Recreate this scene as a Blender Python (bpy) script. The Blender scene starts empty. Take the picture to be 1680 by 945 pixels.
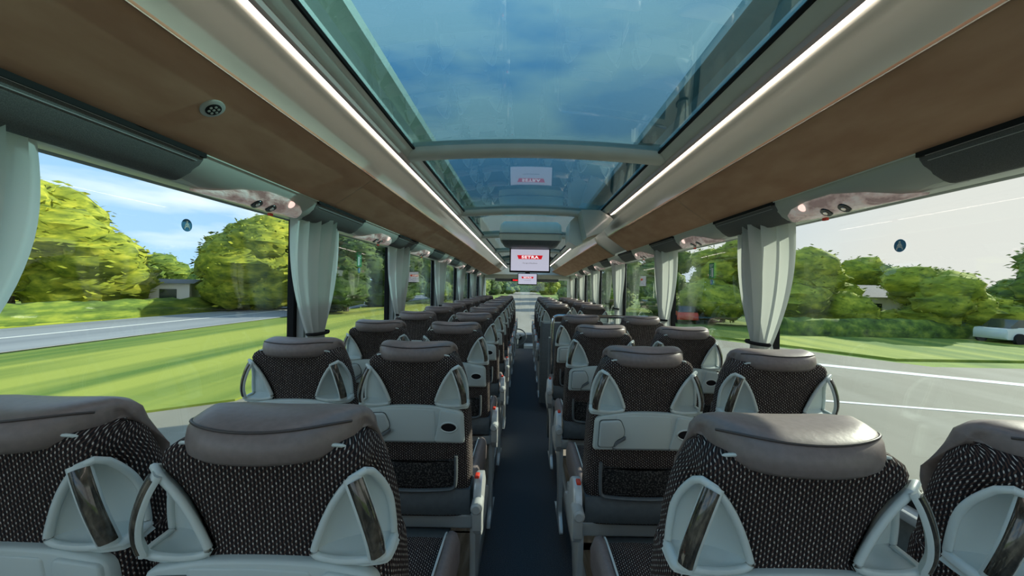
import bpy, bmesh, math, random
from mathutils import Vector, Matrix
random.seed(7)
S = bpy.context.scene
COL = S.collection
# ------------------------------------------------------------------ camera
EYE = 1.52                                   # eye height above the aisle floor
F = 650.0                                    # focal length in pixels of a 1680 wide frame
VPX, VPY = 861.0, 470.0                      # where the bus's long lines meet
ROLL = 0.0175
cd = bpy.data.cameras.new('camera'); cam = bpy.data.objects.new('camera', cd); COL.objects.link(cam)
cam.location = (0, 0, EYE)
cam.rotation_euler = (Matrix.Rotation(math.pi/2, 4, 'X') @ Matrix.Rotation(ROLL, 4, 'Z')).to_euler()
cd.sensor_width = 36; cd.lens = F/1680*36; cd.clip_start = 0.02; cd.clip_end = 600
cd.shift_x = -(VPX-840)/1680; cd.shift_y = (VPY-472.5)/1680
S.camera = cam
# ------------------------------------------------------------------ world, sun, exposure
S.view_settings.view_transform = 'Standard'; S.view_settings.look = 'None'
S.view_settings.gamma = 1; S.view_settings.exposure = 1.0
SUN_DIR = Vector((0.78, 0.42, 0.46)).normalized()
W = bpy.data.worlds.new('sky'); S.world = W; W.use_nodes = True
nt = W.node_tree; N = nt.nodes; L = nt.links
bg = N['Background']; bg.inputs[1].default_value = 0.95
tc = N.new('ShaderNodeTexCoord'); sep = N.new('ShaderNodeSeparateXYZ'); L.new(tc.outputs['Generated'], sep.inputs[0])
def wmath(op, a, b=None, clamp=False):
    m = N.new('ShaderNodeMath'); m.operation = op; m.use_clamp = clamp
    for i, v in enumerate((a, b)):
        if v is None: continue
        if isinstance(v, (int, float)): m.inputs[i].default_value = v
        else: L.new(v, m.inputs[i])
    return m.outputs[0]
def wmix(f, a, b):
    m = N.new('ShaderNodeMix'); m.data_type = 'RGBA'
    if isinstance(f, (int, float)): m.inputs[0].default_value = f
    else: L.new(f, m.inputs[0])
    for k, v in ((6, a), (7, b)):
        if isinstance(v, tuple): m.inputs[k].default_value = (*v, 1)
        else: L.new(v, m.inputs[k])
    return m.outputs[2]
zz = wmath('MAXIMUM', sep.outputs[2], 0.0)
grad = wmath('POWER', zz, 0.38)
blue = wmix(grad, (0.38, 0.54, 0.78), (0.15, 0.32, 0.62))
mp = N.new('ShaderNodeMapping'); mp.inputs['Scale'].default_value = (1.0, 0.8, 3.4); L.new(tc.outputs['Generated'], mp.inputs[0])
nz = N.new('ShaderNodeTexNoise'); nz.inputs['Scale'].default_value = 2.3; nz.inputs['Detail'].default_value = 5; L.new(mp.outputs[0], nz.inputs[0])
cr = N.new('ShaderNodeValToRGB'); cr.color_ramp.elements[0].position = 0.47; cr.color_ramp.elements[1].position = 0.60
L.new(nz.outputs[0], cr.inputs[0])
c1 = wmix(wmath('MULTIPLY', cr.outputs[0], wmath('SUBTRACT', 0.9, wmath('MULTIPLY', zz, 0.8))), blue, (0.74, 0.75, 0.78))
haze = wmath('MULTIPLY', wmath('ADD', wmath('MULTIPLY', sep.outputs[0], 1.3), 0.05), wmath('SUBTRACT', 1.15, wmath('MULTIPLY', zz, 0.75)), True)
c2 = wmix(haze, c1, (0.50, 0.475, 0.49))
L.new(c2, bg.inputs[0])
sd = bpy.data.lights.new('sun', 'SUN'); sd.energy = 3.2; sd.angle = 0.012; sd.color = (1.0, 0.95, 0.86)
sun = bpy.data.objects.new('sun', sd); COL.objects.link(sun); sun.rotation_euler = SUN_DIR.to_track_quat('Z', 'Y').to_euler()
sun.location = SUN_DIR*30

# ------------------------------------------------------------------ helpers
def tag(o, label=None, cat=None, group=None, kind=None):
    if label: o['label'] = label
    if cat: o['category'] = cat
    if group: o['group'] = group
    if kind: o['kind'] = kind
    return o
def empty(name, loc, rz=0.0, **k):
    o = bpy.data.objects.new(name, None); COL.objects.link(o); o.location = loc; o.rotation_euler = (0, 0, rz)
    o.empty_display_size = 0.1
    return tag(o, **k)
def link(name, me, mat, parent=None, smooth=40, **k):
    o = bpy.data.objects.new(name, me); COL.objects.link(o)
    if mat is not None:
        for m in (mat if isinstance(mat, (list, tuple)) else [mat]): me.materials.append(m)
    if smooth:
        me.polygons.foreach_set('use_smooth', [True]*len(me.polygons))
        me.set_sharp_from_angle(angle=math.radians(smooth))
    if parent: o.parent = parent
    return tag(o, **k)
class MB:
    """collects verts and faces of one mesh"""
    def __init__(s): s.v = []; s.f = []; s.uv = {}; s.mi = []
    def add(s, vs, fs, uv=None, mi=0):
        b = len(s.v); s.v += [tuple(p) for p in vs]
        s.f += [[b+i for i in f] for f in fs]; s.mi += [mi]*len(fs)
        if uv:
            for i, p in enumerate(uv): s.uv[b+i] = p
        return s
    def mesh(s, name):
        me = bpy.data.meshes.new(name); me.from_pydata(s.v, [], s.f)
        if s.uv:
            l = me.uv_layers.new(name='UVMap')
            for lp in me.loops: l.data[lp.index].uv = s.uv.get(lp.vertex_index, (0, 0))
        bm = bmesh.new(); bm.from_mesh(me); bmesh.ops.recalc_face_normals(bm, faces=bm.faces)
        bm.to_mesh(me); bm.free()
        if any(s.mi): me.polygons.foreach_set('material_index', s.mi)
        me.update(); return me
    def build(s, name, mat, parent=None, smooth=40, **k): return link(name, s.mesh(name), mat, parent, smooth, **k)
    def box(s, x0, x1, y0, y1, z0, z1, bev=0.0, mi=0):
        if bev <= 0:
            vs = [(x, y, z) for z in (z0, z1) for y in (y0, y1) for x in (x0, x1)]
            return s.add(vs, [(0, 2, 3, 1), (4, 5, 7, 6), (0, 1, 5, 4), (2, 6, 7, 3), (0, 4, 6, 2), (1, 3, 7, 5)], mi=mi)
        bm = bmesh.new(); bmesh.ops.create_cube(bm, size=1)
        for v in bm.verts: v.co = Vector(((x0+x1)/2+v.co.x*(x1-x0), (y0+y1)/2+v.co.y*(y1-y0), (z0+z1)/2+v.co.z*(z1-z0)))
        bmesh.ops.bevel(bm, geom=bm.edges[:], offset=bev, segments=2, affect='EDGES', profile=0.5)
        bm.verts.index_update()
        s.add([v.co.copy() for v in bm.verts], [[v.index for v in f.verts] for f in bm.faces], mi=mi); bm.free(); return s
    def loft(s, secs, closed=True, cap=True, uvs=None, mi=0):
        n = len(secs[0]); vs = [p for q in secs for p in q]; fs = []
        for i in range(len(secs)-1):
            for j in range(n if closed else n-1):
                k = (j+1) % n
                fs.append((i*n+j, i*n+k, (i+1)*n+k, (i+1)*n+j))
        if cap and closed:
            fs.append(tuple(range(n))[::-1]); fs.append(tuple((len(secs)-1)*n+j for j in range(n)))
        return s.add(vs, fs, uvs, mi=mi)
    def tube(s, pts, r, n=8, ry=None, up=(0, 0, 1), cap=True, mi=0, closed=False):
        pts = [Vector(p) for p in pts]; secs = []; up = Vector(up)
        for i, p in enumerate(pts):
            if closed: d = pts[(i+1) % len(pts)]-pts[i-1]
            else: d = (pts[min(i+1, len(pts)-1)]-pts[max(i-1, 0)])
            d.normalize()
            a = d.cross(up)
            if a.length < 1e-3: a = d.cross(Vector((0, 1, 0)))
            if a.length < 1e-3: a = d.cross(Vector((1, 0, 0)))
            a.normalize(); b = a.cross(d)
            rr = r[i] if isinstance(r, (list, tuple)) else r; rb = ry if ry else rr
            secs.append([p+a*math.cos(t)*rr+b*math.sin(t)*rb for t in [2*math.pi*j/n for j in range(n)]])
        if closed: secs.append(secs[0])
        return s.loft(secs, cap=cap and not closed, mi=mi)
    def disc(s, c, r, axis, h=0.004, n=20, ry=None, mi=0):
        c = Vector(c); ax = Vector(axis).normalized(); u = ax.orthogonal().normalized(); w = ax.cross(u)
        if abs(ax.y) > .9: u = Vector((1, 0, 0)); w = Vector((0, 0, 1))
        if abs(ax.x) > .9: u = Vector((0, 1, 0)); w = Vector((0, 0, 1))
        ry = ry or r
        q = lambda k, e: [c+ax*e+u*math.cos(2*math.pi*j/n)*r*k+w*math.sin(2*math.pi*j/n)*ry*k for j in range(n)]
        return s.loft([q(1, 0), q(1, h*.7), q(.92, h)], mi=mi)
    def plate(s, out, y0, y1, bev=0.004, mi=0):
        """outline in x,z; from y0 (front face, towards the rear of the bus) to y1"""
        cx = sum(p[0] for p in out)/len(out); cz = sum(p[1] for p in out)/len(out)
        def ins(k):
            r = []
            m = len(out)
            for i in range(m):
                a = Vector(out[i-1]); b = Vector(out[i]); c = Vector(out[(i+1) % m])
                d1 = (b-a).normalized() if (b-a).length > 1e-7 else Vector((1, 0)); d2 = (c-b).normalized() if (c-b).length > 1e-7 else d1
                nrm = Vector((-(d1+d2).y, (d1+d2).x))
                if nrm.length < 1e-6: nrm = Vector((cx, cz))-b
                nrm.normalize()
                if nrm.dot(Vector((cx, cz))-b) < 0 and k: nrm = nrm if poly_area(out) > 0 else -nrm
                r.append(b+nrm*k if poly_area(out) > 0 else b-nrm*k) if nrm.dot(Vector((-(d1+d2).y, (d1+d2).x))) >= 0 else r.append(b+nrm*k)
            return r
        q = lambda y, pts: [(p[0], y, p[1]) for p in pts]
        return s.loft([q(y1, out), q(y0+bev, out), q(y0+bev*.3, ins(bev*.4)), q(y0, ins(bev))], mi=mi)
def poly_area(o): return sum(o[i-1][0]*o[i][1]-o[i][0]*o[i-1][1] for i in range(len(o)))/2
def rounded(pts, r, n=4):
    """round the corners of a 2D polygon; r one radius or a list"""
    out = []; m = len(pts)
    for i in range(m):
        a, b, c = Vector(pts[i-1]), Vector(pts[i]), Vector(pts[(i+1) % m]); rr = r[i] if isinstance(r, (list, tuple)) else r
        p = b+(a-b).normalized()*min(rr, (a-b).length*.45); q = b+(c-b).normalized()*min(rr, (c-b).length*.45)
        for k in range(n+1):
            t = k/n; out.append(tuple(p*(1-t)**2+b*2*t*(1-t)+q*t*t))
    return out
def smoothpath(pts, n=6):
    P = [Vector(p) for p in pts]; P = [P[0]*2-P[1]]+P+[P[-1]*2-P[-2]]; out = []
    for i in range(1, len(P)-2):
        for k in range(n):
            t = k/n; a, b, c, d = P[i-1:i+3]
            out.append(.5*((2*b)+(c-a)*t+(2*a-5*b+4*c-d)*t*t+(3*b-a-3*c+d)*t**3))
    out.append(P[-2]); return out
def copy_tree(o, parent=None):
    c = o.copy(); COL.objects.link(c)
    if parent: c.parent = parent
    for ch in list(o.children): copy_tree(ch, c)
    return c

# ------------------------------------------------------------------ materials
def mat(name, col, rough=0.5, metal=0.0, coat=0.0, spec=0.5):
    m = bpy.data.materials.new(name); m.use_nodes = True; b = m.node_tree.nodes['Principled BSDF']
    b.inputs['Base Color'].default_value = (*col, 1); b.inputs['Roughness'].default_value = rough
    b.inputs['Metallic'].default_value = metal; b.inputs['Coat Weight'].default_value = coat; b.inputs['Specular IOR Level'].default_value = spec
    return m
class NT:
    def __init__(s, m): s.m = m; s.t = m.node_tree; s.b = s.t.nodes.get('Principled BSDF')
    def n(s, typ, **k):
        x = s.t.nodes.new(typ)
        for a, v in k.items():
            if hasattr(x, a): setattr(x, a, v)
        return x
    def l(s, a, b): s.t.links.new(a, b)
    def math(s, op, a, b=None, clamp=False):
        m = s.n('ShaderNodeMath', operation=op, use_clamp=clamp)
        for i, v in enumerate((a, b)):
            if v is None: continue
            if isinstance(v, (int, float)): m.inputs[i].default_value = v
            else: s.l(v, m.inputs[i])
        return m.outputs[0]
    def mix(s, f, a, b):
        m = s.n('ShaderNodeMix', data_type='RGBA')
        if isinstance(f, (int, float)): m.inputs[0].default_value = f
        else: s.l(f, m.inputs[0])
        for k, v in ((6, a), (7, b)):
            if isinstance(v, tuple): m.inputs[k].default_value = (*v, 1)
            else: s.l(v, m.inputs[k])
        return m.outputs[2]
    def noise(s, scale, detail=3, vec=(1, 1, 1), coord='Object', rough=.5):
        t = s.n('ShaderNodeTexCoord'); mp = s.n('ShaderNodeMapping'); mp.inputs['Scale'].default_value = vec; s.l(t.outputs[coord], mp.inputs[0])
        z = s.n('ShaderNodeTexNoise'); z.inputs['Scale'].default_value = scale; z.inputs['Detail'].default_value = detail; z.inputs['Roughness'].default_value = rough
        s.l(mp.outputs[0], z.inputs[0]); return z.outputs[0]
    def ramp(s, f, stops):
        r = s.n('ShaderNodeValToRGB'); e = r.color_ramp.elements
        while len(e) < len(stops): e.new(0.5)
        for el, (p, c) in zip(e, stops): el.position = p; el.color = (*c, 1)
        s.l(f, r.inputs[0]); return r.outputs[0]
    def bump(s, h, strength=.3, dist=.002):
        b = s.n('ShaderNodeBump'); b.inputs['Strength'].default_value = strength; b.inputs['Distance'].default_value = dist
        s.l(h, b.inputs['Height']); s.l(b.outputs[0], s.b.inputs['Normal'])
    def col(s, c): s.l(c, s.b.inputs['Base Color'])
def noisy(name, c0, c1, scale, rough=.6, vec=(1, 1, 1), detail=3, bump=0, lo=.35, hi=.65, **k):
    m = mat(name, c0, rough, **k); t = NT(m); z = t.noise(scale, detail, vec)
    t.col(t.ramp(z, [(lo, c0), (hi, c1)]))
    if bump: t.bump(z, bump, .003)
    return m
# knitted upholstery: pale vertical flecks in staggered columns, red-brown strokes between
def make_knit(name, px=.0066, pz=.0098, base=(.014, .012, .014), fleck=(.62, .58, .53), brown=(.085, .050, .040), amount=1.0):
    m = mat(name, base, .9); t = NT(m)
    uv = t.n('ShaderNodeTexCoord').outputs['UV']
    wob = t.n('ShaderNodeTexNoise'); wob.inputs['Scale'].default_value = 60; t.l(uv, wob.inputs[0])
    sp = t.n('ShaderNodeSeparateXYZ'); t.l(uv, sp.inputs[0])
    u = t.math('ADD', t.math('DIVIDE', sp.outputs[0], px), t.math('MULTIPLY', t.math('SUBTRACT', wob.outputs[0], .5), .7))
    w = t.math('DIVIDE', sp.outputs[1], pz)
    ci = t.math('FLOOR', u); fu = t.math('SUBTRACT', t.math('FRACT', u), .5)
    par = t.math('FRACT', t.math('MULTIPLY', ci, .5))
    def fleckmask(shift, tilt, rx, rz):
        fw = t.math('SUBTRACT', t.math('FRACT', t.math('ADD', t.math('ADD', w, par), shift)), .5)
        a = t.math('SUBTRACT', fu, t.math('MULTIPLY', fw, tilt))
        d = t.math('ADD', t.math('POWER', t.math('ABSOLUTE', t.math('DIVIDE', a, rx)), 2.0), t.math('POWER', t.math('ABSOLUTE', t.math('DIVIDE', fw, rz)), 2.0))
        return t.math('SUBTRACT', 1.35, d, True)
    rowp = t.math('SUBTRACT', t.math('MULTIPLY', t.math('FLOOR', t.math('MULTIPLY', par, 2.0)), 2.0), 1.0)
    m1 = fleckmask(0.0, .10, .18, .23)
    a2 = t.math('FRACT', t.math('ADD', t.math('ADD', w, par), .5)); 
    m2 = fleckmask(.5, .7, .20, .42)
    rnd = t.n('ShaderNodeTexWhiteNoise', noise_dimensions='2D'); cb = t.n('ShaderNodeCombineXYZ')
    t.l(ci, cb.inputs[0]); t.l(t.math('FLOOR', t.math('ADD', w, par)), cb.inputs[1]); t.l(cb.outputs[0], rnd.inputs[0])
    f1 = t.math('MULTIPLY', m1, t.math('ADD', t.math('MULTIPLY', rnd.outputs[0], .6), .45*amount), True)
    c = t.mix(m2, base, brown); c = t.mix(f1, c, fleck); t.col(c)
    t.bump(t.math('ADD', m1, t.math('MULTIPLY', m2, .6)), .5, .0015)
    t.b.inputs['Specular IOR Level'].default_value = .2
    return m
M = {}
M['knit'] = make_knit('knit upholstery')
M['net'] = noisy('pocket net', (.006, .006, .007), (.09, .088, .085), 200, .9, detail=1, lo=.5, hi=.62)
M['leather'] = noisy('taupe leather', (.19, .155, .148), (.22, .18, .172), 90, .42, bump=.12, detail=4)
M['piping'] = mat('leather piping', (.06, .05, .05), .5)
M['shell'] = mat('pale grey plastic', (.60, .67, .66), .33)
M['shell2'] = mat('pale grey tray plastic', (.52, .59, .58), .38)
M['latch'] = mat('latch plastic', (.47, .53, .53), .4)
M['slate'] = noisy('slate grey plastic', (.10, .12, .13), (.12, .14, .15), 50, .45)
M['metal'] = mat('brushed seat metal', (.60, .63, .63), .35, .35)
M['chrome'] = mat('polished rail', (.62, .64, .66), .12, 1.0)
M['black'] = mat('black rubber', (.012, .013, .014), .85, spec=.25)
M['blackgloss'] = mat('black gloss plastic', (.010, .010, .012), .12)
m = mat('dark burr wood', (.03, .025, .02), .12, coat=.8); t = NT(m)
z = t.noise(28, 5, (1, 1, .5), rough=.6); t.col(t.ramp(z, [(.36, (.010, .012, .012)), (.52, (.045, .04, .032)), (.66, (.13, .11, .085))])); M['burr'] = m
M['knob'] = mat('grey knob', (.40, .42, .41), .4)
M['red'] = mat('red button', (.7, .05, .02), .4)
M['cream'] = noisy('sage white moulded panel', (.62, .66, .58), (.66, .70, .62), 9, .30)
M['fascia'] = mat('glossy stone white rack panel', (.43, .46, .39), .12, coat=.35)
M['suede'] = noisy('brown suede lining', (.47, .27, .165), (.56, .345, .22), 14, .85, (1, .35, 1), 5, bump=.08)
M['felt'] = noisy('charcoal felt lining', (.095, .098, .098), (.14, .145, .142), 500, .95, detail=2, bump=.15)
M['stitch'] = mat('grey stitching', (.42, .42, .42), .8)
M['psu'] = mat('sage grey service housing', (.44, .47, .43), .4)
M['psuchrome'] = mat('bright reflector', (.85, .72, .68), .12, .9)
M['wall'] = noisy('grey side lining', (.20, .22, .215), (.24, .26, .25), 40, .7)
M['pillar'] = mat('light grey pillar cover', (.45, .49, .49), .5)
M['carpet'] = noisy('dark aisle carpet', (.028, .033, .042), (.10, .11, .125), 230, .95, detail=3, bump=.3)
m = noisy('oak laminate floor', (.20, .15, .10), (.38, .31, .23), 7, .45, (6, .7, 1), 6); M['laminate'] = m
m = mat('sage curtain cloth', (.68, .70, .685), .8); t = NT(m); z = t.noise(700, 1); t.bump(z, .15, .0006)
tr = t.n('ShaderNodeBsdfTranslucent'); tr.inputs[0].default_value = (.58, .62, .57, 1)
mx = t.n('ShaderNodeMixShader'); mx.inputs[0].default_value = .42
t.l(t.b.outputs[0], mx.inputs[1]); t.l(tr.outputs[0], mx.inputs[2]); t.l(mx.outputs[0], t.t.nodes['Material Output'].inputs[0]); M['curtain'] = m
def glassmat(name, tint, ior=1.45, mul=1.0, graze=None):
    m = bpy.data.materials.new(name); m.use_nodes = True; t = NT(m); t.t.nodes.remove(t.b)
    a = t.n('ShaderNodeBsdfTransparent'); a.inputs[0].default_value = (*tint, 1)
    g = t.n('ShaderNodeBsdfGlossy'); g.inputs['Roughness'].default_value = 0.0; g.inputs[0].default_value = (1, 1, 1, 1)
    fr = t.n('ShaderNodeFresnel'); fr.inputs[0].default_value = ior
    gm = t.n('ShaderNodeNewGeometry')
    # same reflectance seen from either side of the thin pane
    lw = t.n('ShaderNodeLayerWeight'); lw.inputs[0].default_value = .5
    f = t.math('ADD', t.math('MULTIPLY', t.math('POWER', lw.outputs['Facing'], 4.0), .5 if graze else .8), .045*mul, True)
    if graze: t.l(t.mix(t.math('POWER', lw.outputs['Facing'], 2.0), tint, graze), a.inputs[0])
    x = t.n('ShaderNodeMixShader'); t.l(f, x.inputs[0]); t.l(a.outputs[0], x.inputs[1]); t.l(g.outputs[0], x.inputs[2])
    t.l(x.outputs[0], t.t.nodes['Material Output'].inputs[0]); return m
M['glass'] = glassmat('side window glass', (.92, .96, .91), mul=.5)
M['roofglass'] = glassmat('blue tinted roof glass', (.56, .78, .79), mul=1.7, graze=(.07, .15, .16))
M['windshield'] = glassmat('windscreen glass', (.93, .97, .94))
def emit(name, col, st):
    m = bpy.data.materials.new(name); m.use_nodes = True; t = NT(m); t.b.inputs['Base Color'].default_value = (*col, 1)
    t.b.inputs['Emission Color'].default_value = (*col, 1); t.b.inputs['Emission Strength'].default_value = st; return m
M['strip'] = emit('warm light strip', (1.0, .83, .76), 3.0)
M['stripside'] = mat('strip diffuser flank', (.62, .50, .47), .35)
M['screen'] = emit('screen white', (.50, .49, .60), .42)
M['screenred'] = emit('screen red', (.55, .006, .015), .45)
M['screenwhite'] = emit('screen lettering', (.85, .82, .85), .5)
M['screengrey'] = emit('screen grey lettering', (.08, .07, .09), .2)
M['lamp'] = emit('reading lamp glow', (1.0, .70, .62), .5)
M['ledred'] = emit('red led', (.9, .02, .03), 1.6)
m = bpy.data.materials.new('service lens with painted glints'); m.use_nodes = True; t = NT(m); b_ = t.b
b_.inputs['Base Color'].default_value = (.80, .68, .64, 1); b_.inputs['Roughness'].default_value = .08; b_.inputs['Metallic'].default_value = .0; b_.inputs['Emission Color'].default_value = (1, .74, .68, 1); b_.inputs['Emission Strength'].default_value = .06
z = t.noise(22, 4, (1, .5, 1)); t.bump(z, .9, .02); t.col(t.ramp(z, [(.40, (.10, .09, .07)), (.50, (.80, .64, .60)), (.58, (.99, .95, .93))])); M['lens'] = m  # ramp paints glints of the light strips into the lens, faint glow added
M['stickerblue'] = mat('blue sticker', (.05, .22, .42), .4)
M['stickerwhite'] = mat('white sticker print', (.75, .80, .80), .5)
M['stickergreen'] = mat('green sticker', (.03, .30, .12), .4)
# outdoors
M['grass'] = noisy('yellow green grass', (.09, .17, .015), (.33, .37, .05), .36, .95, (1.6, .10, 1), 6, lo=.38, hi=.62)  # green to yellow tones streaked along the road
M['verge'] = noisy('mid green verge', (.07, .15, .02), (.22, .30, .04), .5, .95, (1, .12, 1), 4)  # streaky green, darker than the lawn
M['asphalt'] = noisy('pale asphalt', (.215, .20, .15), (.27, .255, .20), .8, .9, (1, .15, 1), 6)
M['lane'] = noisy('grey lane', (.20, .22, .24), (.30, .32, .33), .6, .9, (1, .12, 1), 5)
M['roadpaint'] = mat('white road paint', (.75, .76, .72), .8)
def leafmat(name, a, b, c):
    m = mat(name, b, .9); t = NT(m); z = t.noise(1.5, 5, (1.1, .28, 1.5), rough=.62); t.col(t.ramp(z, [(.30, a), (.50, b), (.68, c)])); return m
M['leafgold'] = leafmat('yellow green foliage', (.05, .09, .008), (.22, .27, .018), (.46, .46, .04))
M['leafmid'] = leafmat('mid green foliage', (.02, .05, .008), (.10, .17, .02), (.28, .34, .04))
M['leafdark'] = leafmat('deep green foliage', (.010, .028, .010), (.035, .075, .018), (.11, .18, .03))
M['bark'] = noisy('bark', (.05, .04, .03), (.12, .10, .08), 8, .95)
M['render'] = mat('pale house render', (.70, .70, .68), .8)
M['rooftile'] = mat('dark roof tiles', (.14, .13, .13), .8)
M['carred'] = mat('red car paint', (.55, .06, .03), .25)
M['carwhite'] = mat('pale car paint', (.55, .60, .58), .25)
M['carglass'] = mat('car window', (.02, .03, .035), .1)

# ------------------------------------------------------------------ the bus body
CX = 0.045
XL, XR = -1.115, 1.205             # inner faces of the side glass
WT = EYE+.300                      # top of the side windows
SILL = 0.86
YB, YF = -1.3, 10.8                # rear wall and windscreen
PILL = [-1.1, .42, 1.93, 3.25, 4.85, 6.4, 7.95, 9.5]
def warp(p):
    """towards the front the ceiling mouldings drop and close in"""
    x, y, z = p
    if y <= 4.5: return p
    k = min(1, (y-4.5)/5.5); f = 1-.26*k*k*(3-2*k)
    a = max(0, min(1, (1.0-abs(x-CX))/.3)); fx = 1-(1-f)*a
    return (CX+(x-CX)*fx, y, EYE+(z-EYE)*f)
YS = [YB, -.5, 0, .5, 1, 2, 3, 3.3]
def profile(mb, pts, ys, mi=0, closed=False):
    """extrude an x,z outline along the bus (outline in half-bus coordinates, z above the eye)"""
    mb.loft([[warp((x, y, z)) for x, z in pts] for y in ys], closed=closed, cap=closed, mi=mi); return mb
def yrange(a, b, st=.4):
    n = max(1, round((b-a)/st)); return [a+(b-a)*i/n for i in range(n+1)]
def side(s, pts): return [(CX+s*x, EYE+h) for x, h in pts]
# floor: sunken aisle and the raised decks the seats stand on
mb = MB(); mb.box(-.23, .31, YB, 9.7, -.06, 0); mb.build('floor', M['carpet'], kind='structure', smooth=0)
for s, x0, x1, y1 in ((-1, XL-.03, -.23, 9.6), (1, .31, XR+.03, 3.25), (1, .31, XR+.03, 9.6)):
    y0 = YB if not (s == 1 and y1 > 5) else 4.75
    deck = MB().box(x0, x1, y0, y1, -.06, .115).build('floor', M['wall'], kind='structure', smooth=0)
    n = 9; w = (x1-x0-.01)/5
    xa = x0
    for i in range(5):
        for j, yy in enumerate(yrange(y0, min(y1, 4.6) if s == -1 else y1, 1.2)[:-1]):
            if yy < -.2 or yy > 4.6: continue
            off = (i % 2)*.6
            MB().box(xa+i*w+.001, xa+(i+1)*w-.001, yy+off, yy+off+1.197 if yy+off+1.197 < y1 else y1-.002, .115, .121).build('plank', M['laminate'], deck, smooth=0)
    e = -.23 if s == -1 else .31
    MB().box(e-.012, e+.012, y0, y1, .0, .130, .004).build('trim_%d' % (1 if s == -1 else 2 if y0 < 4 else 3), M['metal'], kind='structure')
MB().box(-1.1, XR, 9.7, 10.9, -.9, -.35).build('floor', M['slate'], kind='structure', smooth=0)
MB().box(.31, XR, 3.25, 4.75, -.9, -.5).build('floor', M['slate'], kind='structure', smooth=0)
# side walls: lining under the windows, header above, pillars between
for s, X, nm in ((-1, XL, 'wall_left'), (1, XR, 'wall_right')):
    mb = MB(); a, b = sorted((X, X+s*.05))
    mb.box(a, b, YB, YF, -.9, SILL); mb.box(a, b, YB, YF, WT, 2.45)
    w = mb.build(nm, M['wall'], kind='structure', smooth=0)
    a, b = sorted((X-s*.05, X+s*.02))
    MB().box(a, b, YB, YF, SILL-.03, SILL, .008).build('window_sill', M['pillar'], w)
    a, b = sorted((X-s*.10, X))
    MB().box(a, b, YB, 9.6, .12, .30, .02).build('heater_duct', M['slate'], w)
    for i, y in enumerate(PILL):
        if y > 9.8 or y < -1: continue
        a, b = sorted((X-s*.035, X+s*.045))
        MB().box(a, b, y+.012, y+.13, SILL, WT+.02, .012).build('pillar_cover', M['pillar'], w)
    for i in range(len(PILL)):
        y0 = PILL[i]+.06; y1 = (PILL[i+1] if i+1 < len(PILL) else YF)+.03
        a, b = sorted((X+s*.022, X+s*.027))
        g = MB().box(a, b, y0, y1, SILL, WT).build('window_%d' % (i+1+(20 if s > 0 else 0)), M['glass'], kind='structure', smooth=0)
        fm = MB(); a, b = sorted((X+s*.0, X+s*.03))
        for q in ((y0-.06, y0+.0, SILL-.0, WT), (y1-.048, y1-.022, SILL, WT), (y0, y1-.03, SILL, SILL+.022)):
            fm.box(a, b, q[0], q[1], q[2], q[3])
        fm.build('window_seal', M['black'], g, smooth=0)
# rear wall behind the camera; unseen rear window added to light the seat backs
mb = MB(); mb.box(XL-.05, XR+.05, YB-.06, YB, -.9, .95); mb.box(XL-.05, XR+.05, YB-.06, YB, 1.86, 2.45); mb.box(XL-.05, XL+.05, YB-.06, YB, .95, 1.86); mb.box(XR-.05, XR+.05, YB-.06, YB, .95, 1.86)
mb.build('wall_back', M['wall'], kind='structure', smooth=0)
MB().box(XL+.05, XR-.05, YB-.04, YB-.035, .95, 1.86).build('window_61', M['windshield'], kind='structure', smooth=0)
# roof shell beside and behind the roof glass
for s in (-1, 1):
    mb = MB(); x0, x1 = sorted((CX+s*.60, CX+s*1.22)); mb.box(x0, x1, YB, YF, 2.36, 2.40)
    mb.build('ceiling', M['cream'], kind='structure', smooth=0)
BEAMS = [-1.25, .36, 1.99, 3.60, 5.20, 6.80, 8.40]
# roof glass panes and the arched cross beams between them
def arch(x): return .030*(1-(min(abs(x), .64)/.64)**2)
for i, y in enumerate(BEAMS):
    y1 = BEAMS[i+1] if i+1 < len(BEAMS) else 9.2
    xs = [-.625+1.25*k/14 for k in range(15)]
    top = lambda yy, dz: [warp((CX+x, yy, EYE+.668+arch(x)+dz)) for x in xs]
    g = MB().loft([top(yy, 0)+top(yy, .006)[::-1] for yy in yrange(y+.03, y1-.03, .4)]).build('window_%d' % (41+i), M['roofglass'], kind='structure')
    sl = MB(); sl.tube(top(y1-.045, -.002), .010, 6); sl.tube(top(y+.045, -.002), .010, 6)
    for q in (-1, 1): sl.tube([warp((CX+q*.600, yy, EYE+.666)) for yy in yrange(y+.04, y1-.04, .4)], .008, 6)
    sl.build('window_seal', M['black'], g)
    secs = []
    for x in [-.645+1.29*k/16 for k in range(17)]:
        a = arch(x); d = .010*(1-(abs(x)/.66)**6)
        secs.append([warp((CX+x, y+yy, EYE+zz+a)) for yy, zz in ((-.055, .69), (-.055, .650), (-.045, .632), (-.030, .625), (.030, .625), (.045, .632), (.055, .650), (.055, .69))])
    MB().loft(secs).build('ceiling', M['cream'], kind='structure')
MB().loft([[warp((CX+x*1.0, y, EYE+h)) for x, h in ((-1.15, .30), (-1.15, .9), (1.15, .9), (1.15, .30), (.66, .64), (-.66, .64))] for y in (9.2, 9.6, 10.2)]).build('ceiling', M['cream'], kind='structure')

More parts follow.
